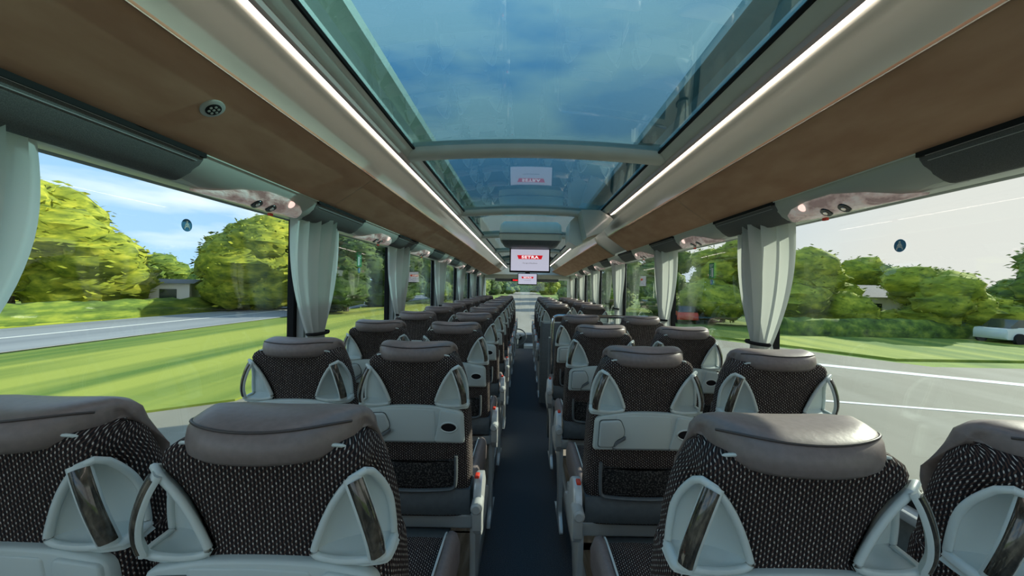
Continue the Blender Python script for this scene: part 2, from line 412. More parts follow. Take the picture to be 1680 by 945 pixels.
# overhead luggage racks
def rack(s, y0, y1, lname, label, strip=None):
    root = empty(lname, (0, 0, 0), label=label, cat='luggage rack')
    ys = yrange(y0, y1)
    mb = MB(); profile(mb, side(s, [(.605, .70), (.603, .662), (.612, .652), (.630, .632), (.640, .628), (.640, .66), (.69, .66), (.69, .73)]), ys)
    mb.build('roof_edge_moulding', M['cream'], root)
    if strip:
        for a, b in strip:
            mb = MB(); profile(mb, side(s, [(.640, .630), (.643, .612), (.652, .605), (.664, .603), (.672, .610), (.674, .632)]), yrange(a, b), closed=True)
            o = mb.mesh('light_strip')
            lo = link('light_strip', o, [M['stripside'], M['strip']], root, label='glowing warm white strip light')
            for p in o.polygons: p.material_index = 0 if p.index % 6 < 2 and p.index < len(o.polygons)-2 else 1
    f = [(.676, .64), (.678, .612), (.686, .606), (.700, .603), (.714, .594), (.735, .570), (.757, .540), (.772, .517), (.776, .508), (.770, .500)]
    mb = MB(); profile(mb, side(s, f), ys); mb.build('fascia', M['fascia'], root, smooth=60)
    # suede underside in separate panels
    q = yrange(y0, y1, 1.62)
    for a, b in zip(q, q[1:]):
        mb = MB(); profile(mb, side(s, [(.774, .52), (.774, .506), (.80, .487), (.85, .451), (.90, .416), (.95, .384), (.975, .368), (.985, .372), (.985, .40)]), yrange(a+.001, b-.001)); mb.build('suede_panel', M['suede'], root, smooth=60)
    mb = MB(); profile(mb, side(s, [(.60, .74), (1.155, .74), (1.155, .36), (.98, .39), (.77, .53), (.69, .66)]), ys, closed=True); mb.build('rack_body', M['cream'], root)
    return root
left = rack(-1, YB, 9.9, 'luggage_rack', 'brown lined overhead luggage rack with unbroken light strip left of aisle', [(YB, 9.7)])
right = rack(1, YB, 3.95, 'luggage_rack', 'brown lined overhead luggage rack right of aisle, nearest the camera', [(YB, 3.28)])
right2 = rack(1, 4.55, 9.9, 'luggage_rack', 'shorter far luggage rack right of aisle, beyond the gap at the middle door', [(4.0, 9.7)])
for r, s, y in ((right, 1, 3.95), (right2, 1, 4.55)):
    pts = [(.60, .70), (.69, .62), (.735, .570), (.776, .506), (.98, .366), (1.15, .34), (1.15, .72)]
    sg = 1 if y < 4 else -1
    secs = [[warp((CX+.9+(x-.9)*k, y+sg*d, EYE+.5+(h-.5)*k)) for x, h in pts] for k, d in ((1.0, 0), (1.0, .012), (.96, .035), (.7, .06))]
    MB().loft(secs).build('end_cap', M['fascia'], r, smooth=50)
# header trim: lower edge above the windows, service channel with felt covers and reading light panels
def chan(s, name, y0, y1, nm):
    mb = MB(); profile(mb, side(s, [(.975, .39), (.976, .364), (.99, .372), (1.04, .35), (1.05, .294), (1.06, .288), (1.16, .296), (1.16, .40)]), yrange(y0, y1)); return mb.build(nm, M['cream'], kind='structure')
chan(-1, '', YB, 10.4, 'trim_11'); chan(1, '', YB, 10.4, 'trim_12')
PSU_L = [.36, 1.48, 2.63, 3.78, 4.93, 6.08, 7.23, 8.38]
PSU_R = [.25, 1.37, 2.49, 3.60, 4.70, 5.80, 6.90, 8.00]
def psu(s):
    """overhead panel, built for position y=0 in bus coordinates"""
    r = empty('reading_light_panel', (0, 0, 0))
    P = lambda x, y, h: (CX+s*x, y, EYE+h)
    prof = lambda k: [(.982, .372), (.986, .352-.0*k), (1.00, .333-.006*k), (1.02, .317-.012*k), (1.045, .302-.012*k), (1.07, .290-.006*k), (1.082, .288), (1.10, .296)]
    secs = []
    for y, k in ((-.36, 0), (-.31, .5), (-.22, 1), (0, 1.15), (.22, 1), (.29, .7), (.32, .2)):
        secs.append([P(x, y, h) for x, h in prof(k)]+[P(1.10, y, .38)])
    MB().loft(secs).build('housing', M['psu'], r, smooth=60)
    # lens with painted-in glints, a pointed lozenge towards the rear
    lens = []
    for y, a, b in ((-.27, .90, .10), (-.22, .66, .40), (-.14, .40, .75), (-.02, .22, .93), (.10, .18, .95), (.19, .25, .85), (.235, .42, .65)):
        row = []
        for k in range(7):
            t_ = (min(a, b) if y < -.25 else a*.9)+((max(a, b)-min(a, b)) if y < -.25 else (b-a*.9))*k/6
            if y < -.25: t_ = .82+.05*k/6
            elif y < -.2: t_ = .55+.35*k/6
            elif y < -.1: t_ = .30+.58*k/6
            else: t_ = (.14 if y < .15 else .22 if y < .2 else .36)+((.84 if y < .15 else .72) - (.14 if y < .15 else .22 if y < .2 else .36))*k/6
            pr = prof(1.0 if abs(y) > .2 else 1.15); t2 = .8+t_*5.6
            i = min(int(t2), len(pr)-2); ff = t2-i
            x = pr[i][0]*(1-ff)+pr[i+1][0]*ff; h = pr[i][1]*(1-ff)+pr[i+1][1]*ff
            bul = .004+.008*math.sin(math.pi*k/6)
            row.append(P(x-.5*bul, y, h-bul))
        lens.append(row)
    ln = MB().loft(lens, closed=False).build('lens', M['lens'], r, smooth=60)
    for y in (-.035, .045):
        o = MB(); o.disc(P(1.032, y, .2905), .021, (-s*.55, 0, -.83), .012, 16); o.build('air_nozzle', M['blackgloss'], r)
        o2 = MB(); o2.disc(P(1.025, y, .2815), .008, (-s*.55, 0, -.83), .004, 12); o2.build('reading_lamp', M['psuchrome'], r)
    MB().box(*sorted((P(1.052, 0, 0)[0], P(1.062, 0, 0)[0])), .078, .098, EYE+.262, EYE+.272).build('call_button', M['red'], r, smooth=0, label='small red button')
    MB().disc(P(1.002, .13, .317), .015, (-s*.7, 0, -.7), .008, 14).build('lamp', M['lamp'], r, label='glowing reading lamp')
    return r
def felt(s, L_):
    r = empty('felt_cover', (0, 0, 0))
    P = lambda x, y, h: (CX+s*x, y, EYE+h)
    secs = []
    for y, k in ((-L_/2, 0), (-L_/2+.015, .9), (-L_/2+.06, 1), (L_/2-.06, 1), (L_/2-.015, .9), (L_/2, 0)):
        secs.append([P(x, y, h) for x, h in ((.978, .378), (.980, .366), (.983, .362), (.985, .350), (.995, .336-.004*k), (1.02, .314-.010*k), (1.05, .296-.010*k), (1.065, .292-.006*k), (1.075, .294), (1.08, .38))])
    MB().loft(secs).build('felt_body', M['felt'], r, smooth=50)
    for x, h in ((.9795, .3555), (.9865, .3425)):
        MB().tube([P(x, -L_/2+.02, h), P(x, L_/2-.02, h)], .0011, 4).build('stitching', M['stitch'], r)
    MB().box(*sorted((P(.974, 0, 0)[0], P(.984, 0, 0)[0])), -L_/2, L_/2, EYE+.3555, EYE+.372).build('edge_bead', M['black'], r, smooth=0)
    return r
ORD = ['first', 'second', 'third', 'fourth', 'fifth', 'sixth', 'seventh', 'eighth', 'ninth', 'tenth', 'eleventh', 'twelfth']
for s, lst, sn in ((-1, PSU_L, 'left'), (1, PSU_R, 'right')):
    p0 = psu(s); f0 = felt(s, .52)
    for i, y in enumerate(lst):
        o = p0 if i == 0 else copy_tree(p0)
        q = warp((CX+s*1.03, y, EYE+.32)); dz = q[2]-(EYE+.32)
        o.location = (0, y, dz)
        place = 'out of the %s end of the rear row' if i == 0 else None
        tag(o, 'overhead reading light panel on the %s side, %s from the camera' % (sn, ORD[i]) if i else 'overhead reading light panel beside the camera on the %s side' % sn, 'reading light', 'reading light panels along the %s rack' % sn)
        fo = f0 if i == 0 else copy_tree(f0)
        yn = y-.59; qq = warp((CX+s*1.03, yn, EYE+.32)); fo.location = (0, yn, qq[2]-(EYE+.32))
        tag(fo, 'charcoal felt cover over the %s windows, just before the %s reading light panel' % (sn, ORD[i]), 'panel cover', 'felt covers along the %s rack' % sn)
# loudspeaker grille in the left brown panel
r = empty('loudspeaker', (CX-.858, 1.02, EYE+.446), label='small round loudspeaker grille set in the left brown rack lining', cat='speaker')
nrm = Vector((.35*1.6, 0, -1)).normalized()
nrm = Vector((.58, 0, -.81))
MB().disc((0, 0, 0), .029, nrm, .006, 24).build('rim', M['psu'], r)
MB().disc(nrm*.005, .019, nrm, .003, 20).build('grille', M['black'], r)
hb = MB(); uu = nrm.orthogonal().normalized(); ww = nrm.cross(uu)
for k in range(7):
    a = k*math.pi/3; rr = 0 if k == 6 else .011
    hb.disc(nrm*.0075+uu*math.cos(a)*rr+ww*math.sin(a)*rr, .0035, nrm, .002, 8)
hb.build('grille_dots', M['psu'], r)

# ------------------------------------------------------------------ seats
def fx_(z):
    for (a, b), (c, d) in (((-1, 1), (.90, 1)), ((.90, 1), (1.08, .965)), ((1.08, .965), (1.095, .925)), ((1.095, .925), (9, .925))):
        if a <= z <= c: return b+(d-b)*(z-a)/(c-a)
T = lambda x, y, z: (x*fx_(z), y+(1.1-z)*.14, z)
def Tm(mb):
    mb.v = [T(*p) for p in mb.v]; return mb
BR = [(.652, .175), (.675, .199), (.72, .203), (.84, .203), (.97, .202), (1.05, .200), (1.074, .198), (1.082, .190), (1.087, .100), (1.094, .090), (1.11, .095), (1.13, .103), (1.155, .114), (1.18, .128), (1.20, .143), (1.215, .158), (1.228, .170), (1.242, .172), (1.257, .165), (1.268, .150), (1.275, .125)]
def brf(z):
    for (a, b), (c, d) in zip(BR, BR[1:]):
        if a <= z <= c: return b+(d-b)*(z-a)/(c-a)
    return BR[-1][1] if z > 1 else BR[0][1]
def bff(z):
    if z < .68: return brf(z)
    k = max(0, (z-1.10)/(1.275-1.10)); return .203-.052*k**2.2
def backrest():
    mb = MB(); secs = []; uvs = []
    for z, br in BR:
        bf = max(bff(z), br if z < 1.08 or z > 1.25 else 0)
        yr, yf = 0.0, .125
        if z > 1.25: k = (z-1.25)/.025; yr = .012*k*k+.006*k; yf = .125-.02*k
        if z < .70: yf = .125
        hw = [(0, yr), (br*.35, yr-.0), (br*.7, yr+.001), (br*.9, yr+.004), (br*.97, yr+.009), (br, yr+.020), (br+(bf-br)*.15, yr+.036), (br+(bf-br)*.55, yr+.050), (bf-.004*(bf > br+.01), yr+.058), (bf, yr+.068), (bf, yf-.03), (bf-.012, yf-.008), (bf*.8, yf), (bf*.4, yf-.012), (0, yf-.02)]
        full = hw+[(-x, y) for x, y in hw[-2:0:-1]]
        secs.append([(x, y, z) for x, y in full])
        s_ = 0; prev = full[0]; arc = []
        for p in hw:
            s_ += math.hypot(p[0]-prev[0], p[1]-prev[1]); prev = p; arc.append(s_)
        uvs += [(a, z) for a in arc]+[(-a, z) for a in arc[-2:0:-1]]
    mb.loft(secs, uvs=uvs); Tm(mb)
    me = mb.mesh('backrest')
    return me
def headrest():
    sec = [(-.012, 1.246), (-.032, 1.248), (-.045, 1.258), (-.049, 1.275), (-.044, 1.292), (-.028, 1.306), (.0, 1.312), (.04, 1.313), (.075, 1.306), (.100, 1.285), (.118, 1.245), (.131, 1.19), (.135, 1.13), (.127, 1.105), (.111, 1.11), (.097, 1.16), (.083, 1.22), (.065, 1.250), (.03, 1.256)]
    secs = []; W_ = .143; n = 32
    for i in range(n+1):
        a = -math.pi/2+math.pi*i/n; u = W_*math.sin(a)
        e = abs(math.sin(a)); k = (1-e**5.5)**.5 if e < 1 else 0
        k = max(k, .03)
        q = (u/W_)**2
        row = []
        for y, z in sec:
            k2 = k
            cy, cz = (.035, 1.280)
            if z < 1.245: cy, cz = .112, 1.20
            yy = cy+(y-cy)*(k**.8 if y < 0 else k); z2 = cz+(z-cz)*k
            yy += .026*q-.010*(1-q)*(y < 0)
            if y < .06 and z > 1.29: z2 += .010*q-.003
            g = max(0, min(1, (y+.02)/.10)); row.append((u*(.93+.10*g), yy, z2))
        secs.append(row)
    me = MB().loft(secs).mesh('headrest')
    pts = []
    for i in range(3, n-2):
        p = secs[i]; pts.append(Vector(p[5])*.6+Vector(p[4])*.4+Vector((0, -.001, .001)))
    pip = MB().tube(pts, .0022, 6).mesh('piping')
    return me, pip
def shell(s):
    mb = MB(); rows = []; nz_ = 20; A = []; B = []
    for i in range(nz_+1):
        z = 1.093+(1.222-1.093)*i/nz_; a = brf(z); b = bff(z)-.002
        kk = max(0, (z-1.15)/.072); a_ = Vector((a-.003-.004*kk**3, -.005)); b_ = Vector((b+.003, .052-.030*kk**2)); m1 = Vector((a+.006, .022)); m2 = Vector((a+(b-a)*.45, .046))
        row = []
        for k in range(9):
            t_ = k/8; p = a_*(1-t_)**3+m1*3*t_*(1-t_)**2+m2*3*t_*t_*(1-t_)+b_*t_**3
            row.append((p.x, p.y, z))
        rows.append(row); A.append(row[0]); B.append(row[-1])
    C = (.190, -.004, 1.089); C2 = (.204, .010, 1.089)
    mb.loft(rows, closed=False)
    # sloping floor of the pocket
    r0 = [Vector(p) for p in rows[1]]; edge = smoothpath([A[0], (.14, -.006, 1.086), C, C2, B[0]], 2)
    edge = [Vector(p) for p in edge]; edge = [edge[round(k*(len(edge)-1)/8)] for k in range(9)]
    mid = [(p*.45+q*.55)+Vector((0, 0, -.006)) for p, q in zip(r0, edge)]
    mb.loft([r0, mid, edge], closed=False)
    mb.loft([edge, [p+Vector((0, .004, -.014)) for p in edge]], closed=False)
    rim = [Vector(p) for p in A[:2:-1]]+[Vector(p) for p in smoothpath([A[3], (A[1][0]+.001, A[1][1], A[1][2]-.001), (A[0][0]+.012, A[0][1], A[0][2]-.003), (.085+.055, -.006, 1.086), C, C2, B[0]], 3)[1:-1]]+[Vector(p) for p in B]
    top = [Vector((.176, .006, 1.231))]
    mb.tube(rim+top, .0066, 8, closed=True)
    bar = smoothpath([(.160, -.004, 1.226), (.174, -.011, 1.198), (.188, -.015, 1.16), (.196, -.013, 1.125), (.197, -.006, 1.093)], 4)
    wn = Vector((.70, -.70, 0)); 
    def ribbon(m_, hw, th, off, a0=0, a1=None):
        P = bar[a0:a1]; secs = []
        for i, p in enumerate(P):
            d = (P[min(i+1, len(P)-1)]-P[max(i-1, 0)]).normalized(); n_ = (wn-d*wn.dot(d)).normalized(); w_ = d.cross(n_)
            c = p+n_*off
            secs.append([c+w_*hw*x+n_*th*y for x, y in ((-1, -.6), (-1, .3), (-.7, 1), (0, 1.25), (.7, 1), (1, .3), (1, -.6), (0, -1))])
        m_.loft(secs)
    ribbon(mb, .0150, .0060, 0)
    w = MB(); ribbon(w, .0125, .0050, .0045, 1, -1)
    if s < 0:
        for q in (mb, w): q.v = [(-x, y, z) for x, y, z in q.v]
    Tm(mb); Tm(w)
    return mb.mesh('grab_handle'), w.mesh('grip_inlay')
EDGE_SHADE = []
def tray():
    out = rounded([(-.188, .948), (.188, .948), (.188, 1.068), (.10, 1.086), (0, 1.090), (-.10, 1.086), (-.188, 1.068)], [.012, .012, .022, .05, .05, .05, .022])
    a = Tm(MB().plate(out, -.016, .004, .006)).mesh('tray_table')
    c = MB(); c.plate(rounded([(-.115, .954), (.085, .954), (.085, 1.074), (.0, 1.078), (-.115, 1.074)][:4]+[(-.115, 1.076)], .010), -.0185, -.012, .003)
    table = Tm(c).mesh('folding_table')
    c = MB(); c.plate(rounded([(-.172, .962), (-.118, .962), (-.114, .985), (-.083, 1.003), (-.083, 1.025), (-.10, 1.062), (-.172, 1.058)], .012), -.027, -.014, .005); latch = Tm(c).mesh('latch')
    c = MB(); c.plate(rounded([(-.1745, .9595), (-.1155, .9595), (-.1115, .983), (-.080, 1.001), (-.080, 1.027), (-.098, 1.065), (-.1745, 1.061)], .012), -.0195, -.012, .001); EDGE_SHADE.append(Tm(c).mesh('latch_edge_shade'))  # larger dark plate behind the latch paints the shade around its edge
    c = MB(); c.plate(rounded([(-.117, .963), (-.105, .975), (-.078, .992), (-.078, 1.004), (-.114, .984)], .002), -.0275, -.014, .001); shadow = Tm(c).mesh('latch_underside_shade')  # dark plate standing in for the shade under the latch
    c = MB(); c.plate(rounded([(.078, .955), (.183, .955), (.183, 1.064), (.105, 1.076), (.096, 1.02)], .012), -.023, -.012, .004); wing = Tm(c).mesh('cup_holder')
    c = MB(); ring = [(.135+.030*math.cos(k*math.pi/10), -.0235, 1.012+.018*math.sin(k*math.pi/10)) for k in range(20)]; c.tube(ring, .003, 6, closed=True); ringm = Tm(c).mesh('cup_ring')
    c = MB(); c.disc((.135, -.0225, 1.012), .029, (0, -1, 0), .001, 20, ry=.017); hole = Tm(c).mesh('cup_hole')
    c = MB(); c.box(-.120, -.118, -.0195, -.012, .949, .962); c.box(.082, .084, -.0195, -.012, .949, .962); c.box(-.12, .084, -.0188, -.012, .9535, .9555); seam = Tm(c).mesh('seams')
    return a, table, latch, shadow, wing, ringm, hole, seam
ME = {}
ME['backrest'] = backrest(); ME['headrest'], ME['piping'] = headrest()
for s in (-1, 1): ME['handle', s], ME['grip', s] = shell(s)
TR = tray()
def setm(me, m, sm=45):
    me.materials.append(m); me.polygons.foreach_set('use_smooth', [True]*len(me.polygons)); me.set_sharp_from_angle(angle=math.radians(sm)); return me
M['gap'] = mat('painted latch edge shade', (.10, .12, .12), .8); setm(EDGE_SHADE[0], M['gap']); setm(ME['backrest'], M['knit'], 50); setm(ME['headrest'], M['leather'], 80); setm(ME['piping'], M['piping'], 80)  # dark plate colour paints shade around the latch
for s in (-1, 1): setm(ME['handle', s], M['shell'], 50); setm(ME['grip', s], M['burr'], 60)
for me, mt in zip(TR, (M['shell2'], M['shell2'], M['latch'], M['slate'], M['shell2'], M['shell'], M['knit'], M['slate'])): setm(me, mt)
# net pocket
pk = Tm(MB().plate(rounded([(-.150, .772), (.150, .772), (.152, .882), (0, .870), (-.152, .882)], [.02, .02, .004, .08, .004]), -.010, .006, .004)).mesh('net_pocket'); setm(pk, M['net'])
fr = MB(); pth = smoothpath([(-.156, -.014, .900), (-.156, -.014, .86), (-.154, -.014, .80), (-.146, -.014, .776), (-.11, -.015, .768), (0, -.017, .764), (.11, -.015, .768), (.146, -.014, .776), (.154, -.014, .80), (.156, -.014, .86), (.156, -.014, .900)], 4)
fr.tube(pth, .0065, 8, ry=.010, up=(0, 1, 0)); fr = setm(Tm(fr).mesh('pocket_frame'), M['slate'])
lt = MB(); secs = []
for x in (-.205, -.19, -.1, 0, .1, .19, .205):
    k = 1-(abs(x)/.205)**6*.5
    secs.append([(x, y, z) for y, z in ((.10, .655), (.02, .655), (-.018*k, .668), (-.026*k, .70), (-.020*k, .735), (-.006*k, .762), (.02, .768), (.10, .768))])
lt.loft(secs); lt = setm(Tm(lt).mesh('lower_cover'), M['slate'])
cu = MB(); secs = []; uv = []
for y, zt, hw in ((.17, .655, .165), (.19, .675, .168), (.25, .680, .170), (.35, .682, .170), (.45, .688, .172), (.54, .690, .172), (.585, .680, .168), (.605, .655, .160)):
    row = [(-hw, .60), (-hw, zt-.012), (-hw*.95, zt-.002), (-hw*.5, zt), (0, zt-.002), (hw*.5, zt), (hw*.95, zt-.002), (hw, zt-.012), (hw, .60)]
    secs.append([(x, y, z) for x, z in row]); uv += [(x, y) for x, z in row]
cu.loft(secs, uvs=uv); cu.v = [(x, .17+(y-.17)*1.15, z+.03*(z > .61)) for x, y, z in cu.v]; cu = setm(cu.mesh('seat_cushion'), M['knit'], 60)
def bolster(s):
    b = MB()
    for s in (s,):
        secs = []
        for y, zt, k in ((.18, .665, .8), (.21, .690, 1), (.30, .695, 1), (.45, .702, 1), (.55, .704, 1), (.60, .692, .9), (.625, .66, .6)):
            secs.append([(s*x, y, z) for x, z in ((.168, .60), (.167, zt-.018), (.172, zt-.004), (.184, zt), (.198, zt-.008), (.206, zt-.03), (.204, .60))])
        b.loft(secs)
    b.v = [(x, .17+(y-.17)*1.15, z+.03*(z > .61)) for x, y, z in b.v]
    return setm(b.mesh('side_bolsters'), M['leather'], 60)
bo = {s: bolster(s) for s in (-1, 1)}
trm = {}
for s in (-1, 1): tr_ = MB(); trm[s] = tr_; tr_.tube(smoothpath([(s*.1665, .22, .690), (s*.1665, .35, .695), (s*.168, .50, .702), (s*.166, .59, .690), (s*.163, .615, .66)], 3), .0035, 6)
for q in trm.values(): q.v = [(x, .17+(y-.17)*1.15, z+.03) for x, y, z in q.v]
trm = {s: setm(trm[s].mesh('cushion_trim'), M['shell'], 60) for s in trm}
ba = MB(); ba.box(-.20, .20, .16, .58, .555, .602, .012); ba = setm(ba.mesh('seat_pan'), M['slate'])
be = MB(); be.box(-.225, .225, .085, .135, .592, .648, .008); be = setm(be.mesh('cross_beam'), M['metal'])
fo = MB(); fo.box(-.125, .125, .02, .115, .572, .586, .006); fo.box(-.03, .03, .05, .10, .53, .574, .008)
fo.tube([(-.10, .10, .580), (-.05, .12, .62)], .007, 6); fo.tube([(.10, .10, .580), (.05, .12, .62)], .007, 6)
fo = setm(fo.mesh('footrest'), M['slate'])
def yz_plate(out, x0, x1, bev=.005):
    m = MB(); m.plate(out, x0, x1, bev); m.v = [(y, x, z) for x, y, z in m.v]; return m
def aisle_parts(s):
    x = .216*s
    ol = rounded([(.03, .60), (.10, .575), (.22, .575), (.34, .60), (.33, .64), (.22, .685), (.17, .76), (.13, .80), (.06, .82), (.02, .79), (.0, .70)], .03)
    arm = yz_plate(ol, *((x+.004, x+.034) if s > 0 else (x-.034, x-.004)), .008)
    arm = setm(arm.mesh('side_cover'), M['metal'])
    k = MB(); k.tube([(x+s*.022, -.035, .735), (x+s*.022, .03, .735)], .021, 14); k.tube([(x+s*.022, -.042, .735), (x+s*.022, -.035, .735)], [.014, .020], 14)
    k.box(*sorted((x+s*.004, x+s*.04)), -.012, .03, .64, .72, .006)
    k = setm(k.mesh('recline_knob'), M['knob'])
    rb = MB(); rb.box(*sorted((x+s*.010, x+s*.026)), .005, .035, .822, .834, .003); rb = setm(rb.mesh('release_button'), M['red'])
    leg = yz_plate(rounded([(.10, .66), (.50, .60), (.52, .54), (.44, .50), (.30, .44), (.22, .30), (.24, .14), (.40, .123), (.06, .123), (.10, .30), (.08, .50)][:8]+[(.40, .123), (.04, .123), (.05, .15), (.12, .20), (.12, .42)], .02), *( (x-.018, x+.004) if s > 0 else (x-.004, x+.018)), .004)
    leg = setm(leg.mesh('leg'), M['metal'])
    ar = MB(); secs = []
    for y, r_ in ((.06, .6), (.08, 1), (.20, 1.0), (.36, 1), (.43, .95), (.45, .6)):
        secs.append([(x-s*.0+math.cos(a)*.019*r_, y, .852+.03*(y-.1)+math.sin(a)*.016*r_) for a in [k_*math.pi/5 for k_ in range(10)]])
    return arm, k, rb, leg
AP = {s: aisle_parts(s) for s in (-1, 1)}
def child(name, me, parent, label=None):
    o = bpy.data.objects.new(name, me); COL.objects.link(o); o.parent = parent
    if label: o['label'] = label
    return o
DECK = .121
def seat(aisle):
    """aisle: +1 aisle to the right of the seat, -1 to the left, 0 window seat"""
    r = empty('coach_seat', (0, 0, 0))
    child('backrest', ME['backrest'], r); h = child('headrest', ME['headrest'], r, 'taupe leather headrest'); child('piping', ME['piping'], h)
    tm = MB(); tm.tube(smoothpath([(.085, -.006, 1.258), (.10, -.008, 1.264), (.12, -.004, 1.264), (.138, .004, 1.260)], 3), [.001]+[.003]*8+[.001], 6)
    for s in (-1, 1):
        g = child('grab_handle', ME['handle', s], r); child('grip_inlay', ME['grip', s], g, 'dark marbled wood grip inlay')
        child('headrest_guide', HG[s], r)
    tr = child('tray_table', TR[0], r)
    child('latch_edge_shade', EDGE_SHADE[0], tr)
    for nm, me in zip(('folding_table', 'latch', 'latch_underside_shade', 'cup_holder', 'cup_ring', 'cup_hole', 'seam'), TR[1:]): child(nm, me, tr)
    p = child('net_pocket', pk, r); child('pocket_frame', fr, p)
    child('lower_cover', lt, r); c = child('seat_cushion', cu, r); [(child('side_bolster', bo[q], c), child('cushion_trim', trm[q], c)) for q in (-1, 1)]
    child('seat_pan', ba, r); child('cross_beam', be, r); child('footrest', fo, r)
    if aisle:
        a, k, rb, lg = AP[aisle]
        sc = child('side_cover', a, r); child('recline_knob', k, sc); child('release_button', rb, sc, 'small red button'); child('leg', lg, r)
    else:
        child('leg', WLEG, r)
    return r
HG = {}
for s in (-1, 1):
    q = MB(); q.tube([(s*a, b, c) for a, b, c in smoothpath([(.105, .012, 1.270), (.118, .010, 1.2705), (.132, .012, 1.269), (.144, .019, 1.264)], 3)], [.001, .002]+[.003]*6+[.002, .001], 6); Tm(q); HG[s] = setm(q.mesh('headrest_guide'), M['shell'])
wl = MB(); wl.box(-.02, .02, .20, .40, .121, .56, .006); WLEG = setm(wl.mesh('leg'), M['slate'])
NEAR = 0.625
ROWS_L = [NEAR+.80*k for k in range(11)]
ROWS_R = [NEAR-.03+.795*k for k in range(4)]+[4.92, 5.70, 6.48, 7.26, 8.04]
protos = {a: None for a in (1, -1, 0)}
def place_seat(a, x, y, label, group, z=0, rz=0):
    if protos[a] is None: protos[a] = seat(a); o = protos[a]
    else: o = copy_tree(protos[a])
    o.location = (x, y, z); o.rotation_euler = (0, 0, rz); tag(o, label, 'seat', group); return o
rown = ['nearest', 'second', 'third', 'fourth', 'fifth', 'sixth', 'seventh', 'eighth', 'ninth', 'tenth', 'farthest']
for i, y in enumerate(ROWS_L):
    place_seat(1, -.405 if i == 0 else -.395, y+.0, 'knitted fabric coach seat by the aisle, left side, %s row from the camera' % rown[i], 'aisle seats left of the aisle')
    place_seat(0, -.845, y+.045 if i else y+.02, 'knitted fabric coach seat by the left windows, %s row from the camera' % rown[i], 'window seats on the left')
rn2 = ['nearest row', 'second row', 'third row', 'fourth, just behind the stairwell rail', 'first beyond the middle stairwell', 'second beyond the middle stairwell', 'third beyond the middle stairwell', 'fourth beyond the middle stairwell', 'farthest row']
for i, y in enumerate(ROWS_R):
    place_seat(-1, .437 if i < 4 else .408, y+(.02 if i == 0 else 0), 'fabric coach seat by the aisle, right side, %s' % rn2[i], 'aisle seats right of the aisle')
    place_seat(0, .892 if i < 4 else .848, y-.015+(.02 if i == 0 else 0), 'fabric coach seat by the right windows, %s' % rn2[i], 'window seats on the right')

# ------------------------------------------------------------------ curtains
def curtain(seed, wt=.40, zk=1.27):
    rd = random.Random(seed); mb = MB(); ph = rd.uniform(0, 6); n = 44; rows = []
    zt = WT+.01; zb = .90
    zs = [zt-(zt-zk)*k/16 for k in range(17)]+[zk-(zk-zb)*k/8 for k in range(1, 9)]
    for z in zs:
        if z >= zk:
            t_ = (zt-z)/(zt-zk); w = wt*(1-.10*math.sin(t_*math.pi)*-1)*(1-t_**2.6)+.15*t_**2.6; sh = .05*t_**2
            am = .034*(1-t_)+.018
        else:
            t_ = (zk-z)/(zk-zb); w = .15+.16*(1-(1-t_)**2); sh = .05*(1-t_)-.02*t_; am = .014+.012*t_
        row = []
        for j in range(n+1):
            u = j/n; f = math.sin(u*math.pi*13+ph+.5*math.sin(z*2+ph))+.45*math.sin(u*math.pi*23+ph*2+z*1.5)
            lateral = math.sin(math.pi*u)
            row.append((am*f*(.45+.55*lateral)+.02*lateral, (u-.5)*w+sh*0+.006*math.sin(u*29+z*3), z))
        rows.append(row)
    mb.loft(rows, closed=False); 
    tb = [(.006+.034*math.cos(a)+.01,   .082*math.sin(a), zk) for a in [k*math.pi/10 for k in range(20)]]
    tm = MB(); tm.tube(tb, .006, 6, closed=True, ry=.009)
    return mb, tm
for s, X, sn in ((-1, XL, 'left'), (1, XR, 'right')):
    vars_ = []
    for i, y in enumerate(PILL[1:]):
        r = empty('curtain', (X-s*.068, y+(.055 if s < 0 else -.03), 0), label='pale sage curtain tied back with dark band, %s windows, %s pillar from the camera' % (sn, ORD[i]), cat='curtain', group='curtains along the %s windows' % sn)
        if i == 0 and s < 0: r.location.y = y+.212
        if i < 3:
            a, b = curtain(i*3+s+5, .42 if i == 0 else .40, 1.31 if i == 0 and s < 0 else 1.27)
            if s < 0: 
                for q in (a, b): q.v = [(x, yy, z) for x, yy, z in q.v]
            else:
                for q in (a, b): q.v = [(-x, yy, z) for x, yy, z in q.v]
            ma, mbb = a.mesh('curtain_cloth'), b.mesh('tie_band'); setm(ma, M['curtain'], 80); setm(mbb, M['black'], 80); vars_.append((ma, mbb))
        ma, mbb = vars_[min(i, 2) if i < 3 else 1+i % 2]
        child('curtain_cloth', ma, r); child('tie_band', mbb, r)

